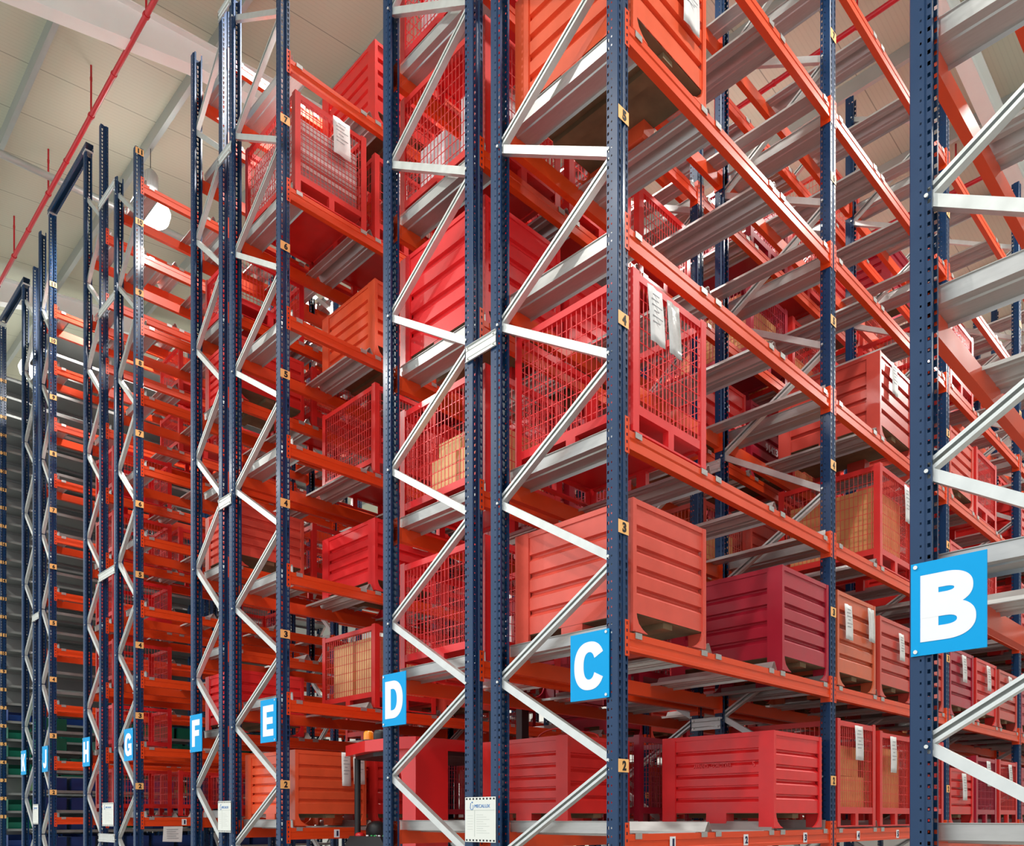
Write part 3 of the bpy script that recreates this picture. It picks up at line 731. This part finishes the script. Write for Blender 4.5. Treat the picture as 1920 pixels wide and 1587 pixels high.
for r in 'KL':
    xf, xr, nb, lv, H = ROWS[r]; d = abs(xf - xr) - .02; s = facing(r); me = shelf_me(d)
    for k in range(min(nb, 2)):
        for j in range(28):
            z = .62 + .33 * j; xc = (xf + xr) / 2; yc = Y0 + BAY * (k + .5)
            if z > H - .3 or inview(xc - d / 2, xc + d / 2, yc - BAY / 2, yc + BAY / 2, z - .05, z) is None: continue
            t = thing('steel_shelf', f'grey steel shelf, number {j + 1} from the floor, bay {NUM[k]} of shelving row {r}', 'shelf', (xc, yc, z), group=f'grey shelves of row {r}')
            ob('shelf_tray', me, t)
            if r == 'L': ob('back_panel', BACK, t, (-s * (d / 2 - .004), 0, 0))
            for q in range(3): ob('shelf_tag', TAG, t, (s * (d / 2 + .001), SLOT[q] - BAY / 2, 0))
            if z < (3.5 if r == 'L' else 2.95):
                for q in range(6):
                    if R.random() < .88:
                        if r == 'L': cn = 'blue' if z > 3.0 or (z < 1.0) else ('pale green' if j == 4 and q < 2 else 'green')
                        else: cn = 'green' if z > 2.2 else 'blue'
                        bo = ob('storage_bin', BINS[cn], None, (xc, yc - BAY / 2 + .29 + .45 * q, z + .001), (0, 0, 0 if s > 0 else PI))
                        tag(bo, f'{cn} plastic bin, {ORD[q]} on shelf number {j + 1}, bay {NUM[k]} of shelving row {r}', 'storage bin', f'plastic bins on the shelves of row {r}')

# ------------------------------------------------------------------ reach truck in the aisle between D and E
tr = thing('reach_truck', 'red reach truck with overhead guard and amber beacon in the aisle between D and E', 'forklift', (-6.0, 4.8, 0))
def tp(name, b, *ms, loc=(0, 0, 0), parent=None, label=None, rot=(0, 0, 0)): return ob(name, b.mesh(name, *ms), parent or tr, loc, rot, label)
b = MB(); g = [(-.6, -.5), (-.02, -.68), (.45, -.68), (.6, -.6), (.6, .9), (-.6, .9)]
b.extr(g, lambda u, a, c_: (a, c_, u), 2.07, 2.17); tp('overhead_guard', b, M_TRUCK)
b = MB(); g2 = [(x * .9, y * .9 + .02) for x, y in g]; b.extr(g2, lambda u, a, c_: (a, c_, u), 2.035, 2.07); tp('guard_lining', b, M_DARK, label='black underside of the guard')
b = MB()   # rear body pillar with arch to the guard
prof = [(.42, .35), (.42, 1.72), (.40, 1.86), (.33, 1.98), (.2, 2.07), (.6, 2.07), (.6, .35)]
b.extr(prof, lambda u, a, c_: (a, u, c_), -.6, -.25)
tp('body_pillar', b, M_TRUCK)
b = MB(); b.extr([(-.62, .08), (-.62, .95), (-.5, 1.05), (.5, 1.05), (.62, .95), (.62, .08)], lambda u, a, c_: (a, u, c_), .1, 1.0); b.box(-.62, .62, -.65, .1, .08, .42); tp('chassis', b, M_TRUCK)
b = MB(); b.tube((-.52, -.42, .4), (-.52, -.42, 2.05), .03, 12); tp('guard_pillar', b, M_DARK, label='thin black front pillar')
b = MB(); b.extr([(-.58, .8), (-.58, 1.24), (-.5, 1.32), (-.02, 1.32), (.03, 1.26), (.03, .8)], lambda u, a, c_: (a, u, c_), -.52, -.36); tp('console', b, M_DARK)
b = MB(); b.lathe([(.045, 0), (.045, .018), (.03, .03), (0, .034)], 14); tp('stop_button', b, M_TRUCK, loc=(-.45, -.44, 1.32), label='red emergency button')
for i in range(6):
    b = MB(); b.lathe([(.012, 0), (.012, .01), (0, .012)], 8); tp('console_button', b, mat('button_green', (40, 170, 90), .4, 0, 0) if i % 2 else M_WHITE, loc=(-.30 + .04 * i, -.46 + .02 * (i % 3), 1.32))
b = MB(); n = 10   # padded backrest
for i in range(n):
    a0, a1 = i / n, (i + 1) / n
b.lathe([(.0, 0), (.1, .0), (.15, .03), (.165, .10), (.16, .2), (.13, .27), (.06, .30), (0, .305)], 18); tp('seat_back', b, M_DARK, loc=(-.50, -.21, 1.26), rot=(.15, .1, 0)).scale = (.62, .62, .66)
b = MB(); b.lathe([(.05, 0), (.05, .015), (0, .015)], 16); b2 = tp('beacon', b, M_DARK, loc=(-.08, -.6, 2.17)); b = MB(); b.lathe([(.046, .0), (.044, .06), (.032, .078), (0, .082)], 16); tp('beacon_lens', b, M_AMBER, loc=(0, 0, .015), parent=b2, label='amber lens')
b = MB(); b.lathe([(.06, 0), (.062, .05), (.05, .085), (0, .095)], 16); tp('work_lamp', b, M_DARK, loc=(.1, -.6, 2.17), label='black domed lamp')
for sx in (-.2, .2):
    b = MB(); b.box(sx - .04, sx + .04, 1.02, 1.12, .08, 2.6); tp('mast', b, M_DARK)
for sx in (-.45, .45):
    b = MB(); b.tube((sx - .06, -.45, .12), (sx + .06, -.45, .12), .12, 18); tp('wheel', b, M_DARK); b = MB(); b.tube((sx - .06, .8, .12), (sx + .06, .8, .12), .12, 18); tp('wheel', b, M_DARK)

# ------------------------------------------------------------------ building
XL, XR_, YF, YB = -34.0, 9.0, -9.0, 20.0
b = MB(); b.box(XL, XR_, YF, YB, -.2, 0); struct('floor', b.mesh('floor', M_FLOOR))
RY = 8.0
for n, x in enumerate((-4.9, -2.6, -7.2, -9.5)):
    b = MB(); b.box(-.36, .36, -.02, 0, -.36, .36); wn = struct('window_%d' % (n + 1), b.mesh('window_frame', M_ROOFW), (x, YB, 11.2))
    b = MB(); b.box(-.3, .3, -.026, -.02, -.3, .3); ob('pane', b.mesh('pane', mat('daylight_pane', (246, 250, 255), .3, 0, 0, emit=2.5)), wn)
def roof_z(y): return 11.5 + .128 * y if y <= RY else 11.5 + .128 * RY - .08 * (y - RY)
b = MB(); pr = [(YF, roof_z(YF) + .22), (RY, roof_z(RY) + .22), (YB, roof_z(YB) + .22), (YB, roof_z(YB) + .32), (RY, roof_z(RY) + .32), (YF, roof_z(YF) + .32)]
b.extr(pr, lambda u, a, c_: (u, a, c_), XL, XR_); struct('ceiling', b.mesh('ceiling', M_PANEL))
b = MB(); b.box(XL, XR_, YB, YB + .2, 0, roof_z(YB) + .3); struct('wall_back', b.mesh('wall_back', M_WALL))
b = MB(); b.box(XL - .2, XL, YF, YB, 0, 12.9); struct('wall_left', b.mesh('wall_left', M_WALL))
b = MB(); b.box(XR_, XR_ + .2, 6, YB, 0, 12.9); struct('wall_right', b.mesh('wall_right', M_WALL))
y = 1.5; i = 0
while y < YB:
    z = roof_z(y); b = MB()
    b.extr([(-.035, .2), (-.035, 0), (.035, 0), (.035, .02), (-.015, .02), (-.015, .2), (.03, .2), (.03, .22), (-.035, .22)], lambda u, a, c_: (u, y + a, z + c_), XL, XR_)
    struct('purlin', b.mesh('purlin', M_PURLIN)); y += 1.765; i += 1
for X in (3.8, -3.6, -11.0, -18.4, -25.8):
    b = MB(); pts = [(YF, .78), (2.0, .74), (3.0, .62), (4.7, .41), (RY, .40), (YB, .40)]
    for (ya, da), (yb, db) in zip(pts, pts[1:]):
        za, zb = roof_z(ya), roof_z(yb)
        def hexa(x0, x1, ta, tb, ua, ub):
            vs = [(x0, ya, za - ta), (x1, ya, za - ta), (x1, yb, zb - tb), (x0, yb, zb - tb), (x0, ya, za - ua), (x1, ya, za - ua), (x1, yb, zb - ub), (x0, yb, zb - ub)]
            b.add(vs, [(0, 1, 2, 3), (7, 6, 5, 4), (0, 4, 5, 1), (1, 5, 6, 2), (2, 6, 7, 3), (3, 7, 4, 0)])
        hexa(X - .1, X + .1, 0, 0, .014, .014); hexa(X - .006, X + .006, .014, .014, da - .014, db - .014); hexa(X - .1, X + .1, da - .014, db - .014, da, db)
    struct('rafter', b.mesh('rafter', M_ROOFW))

b = MB(); b.tube((-14.3, -1.0, 11.45), (-14.3, 8, 11.75), .055, 12); struct('roof_strut', b.mesh('roof_strut', M_PURLIN))
# sprinkler pipes with hanger rods
def pipe(y, z, lab):
    t = thing('sprinkler_pipe', lab, 'sprinkler pipe', (0, y, z), group='red sprinkler pipes under the roof')
    b = MB(); b.tube((XL + .2, 0, 0), (XR_ - .2, 0, 0), .034, 12); ob('pipe', b.mesh('pipe', M_PIPE), t)
    for i in range(20):
        x = -33.0 + 2.05 * i
        b = MB(); b.tube((x, 0, 0), (x, 0, roof_z(y) + .22 - z), .014, 8); b.tube((x, 0, roof_z(y) + .0 - z), (x, 0, roof_z(y) + .05 - z), .018, 8, 0); ob('hanger_rod', b.mesh('hanger_rod', M_PIPE), t)
        b = MB(); b.tube((x - .02, 0, 0), (x + .02, 0, 0), .044, 12); ob('hanger_ring', b.mesh('hanger_ring', M_PIPE), t)
        b = MB(); b.tube((x + .9, 0, 0), (x + .93, 0, 0), .041, 12); ob('coupling', b.mesh('coupling', M_PIPE), t)
pipe(3.9, 11.5, 'red sprinkler pipe crossing the ceiling at the rack ends'); pipe(10.4, 11.55, 'red sprinkler pipe crossing further inside, seen behind row C'); pipe(14.2, 11.5, 'red sprinkler pipe deepest inside, seen behind row B')

# high-bay lamps
hb = {}
b = MB(); b.lathe([(.0, .5), (.05, .5), (.09, .46), (.11, .42), (.11, .2), (.09, .16), (.0, .16)], 24)
for i in range(16): a = 2 * PI * i / 16; b.box(.105 * math.cos(a) - .006, .105 * math.cos(a) + .006, .105 * math.sin(a) - .006, .105 * math.sin(a) + .006, .2, .42)
HOUS = b.mesh('housing', M_LAMPH)
b = MB(); b.lathe([(.09, .16), (.13, .1), (.25, -.02), (.30, -.14), (.27, -.26), (.18, -.33), (0, -.35)], 28); REFL = b.mesh('reflector', mat('prismatic_reflector_glare', (236, 240, 238), .3, 0, 0, emit=9))  # glass bowl widened and made to emit, standing in for the lamp's glare
b = MB(); b.lathe([(0, -.13), (.10, -.125), (.17, -.09), (.19, -.05), (.13, .06), (.07, .12), (0, .13)], 24); BULB = b.mesh('glow_disc', M_GLOW)
LN = 0
for iy, y in enumerate((-2.5, 5.03, 11.5, 17.0)):
    for ix, x in enumerate((-.3, -6.8, -13.3, -19.8, -26.3)):
        top = roof_z(y) + .02; z = 11.3 if y > 0 else 10.8
        if y > 8: z = top - .9
        t = thing('high_bay_lamp', f'bright round ceiling lamp hanging {["over the front walkway", "over the rack ends", "over the second rack bays", "deep over the racks", "near the back wall"][iy]}, {["above row B", "above row E", "between rows H and J", "beyond row L", "near the left wall"][ix]}', 'ceiling lamp', (x, y, z), group='round ceiling lamps')
        ob('housing', HOUS, t); ob('reflector', REFL, t); ob('bulb', BULB, t)
        b = MB(); b.tube((0, 0, .5), (0, 0, top - z), .006, 6); ob('cable', b.mesh('cable', M_DARK), t)
        ld = bpy.data.lights.new('lamp_light', 'SPOT'); ld.energy = 1050; ld.spot_size = math.radians(158); ld.spot_blend = .5; ld.shadow_soft_size = .22; ld.color = (1, .97, .92)
        lo = bpy.data.objects.new('lamp_light', ld); COL.objects.link(lo); lo.parent = t; lo.location = (0, 0, -.42)

# daylight from the open loading side behind and beside the camera
w = bpy.data.worlds.new('daylight'); sc.world = w; w.use_nodes = True
bg = w.node_tree.nodes['Background']; bg.inputs[0].default_value = (.93, .97, 1, 1); bg.inputs[1].default_value = 1.15

# ------------------------------------------------------------------ view
sc.view_settings.view_transform = 'Standard'; sc.view_settings.look = 'None'; sc.view_settings.gamma = 1.0
sc.view_settings.exposure = 0.26
sc.view_settings.use_curve_mapping = False
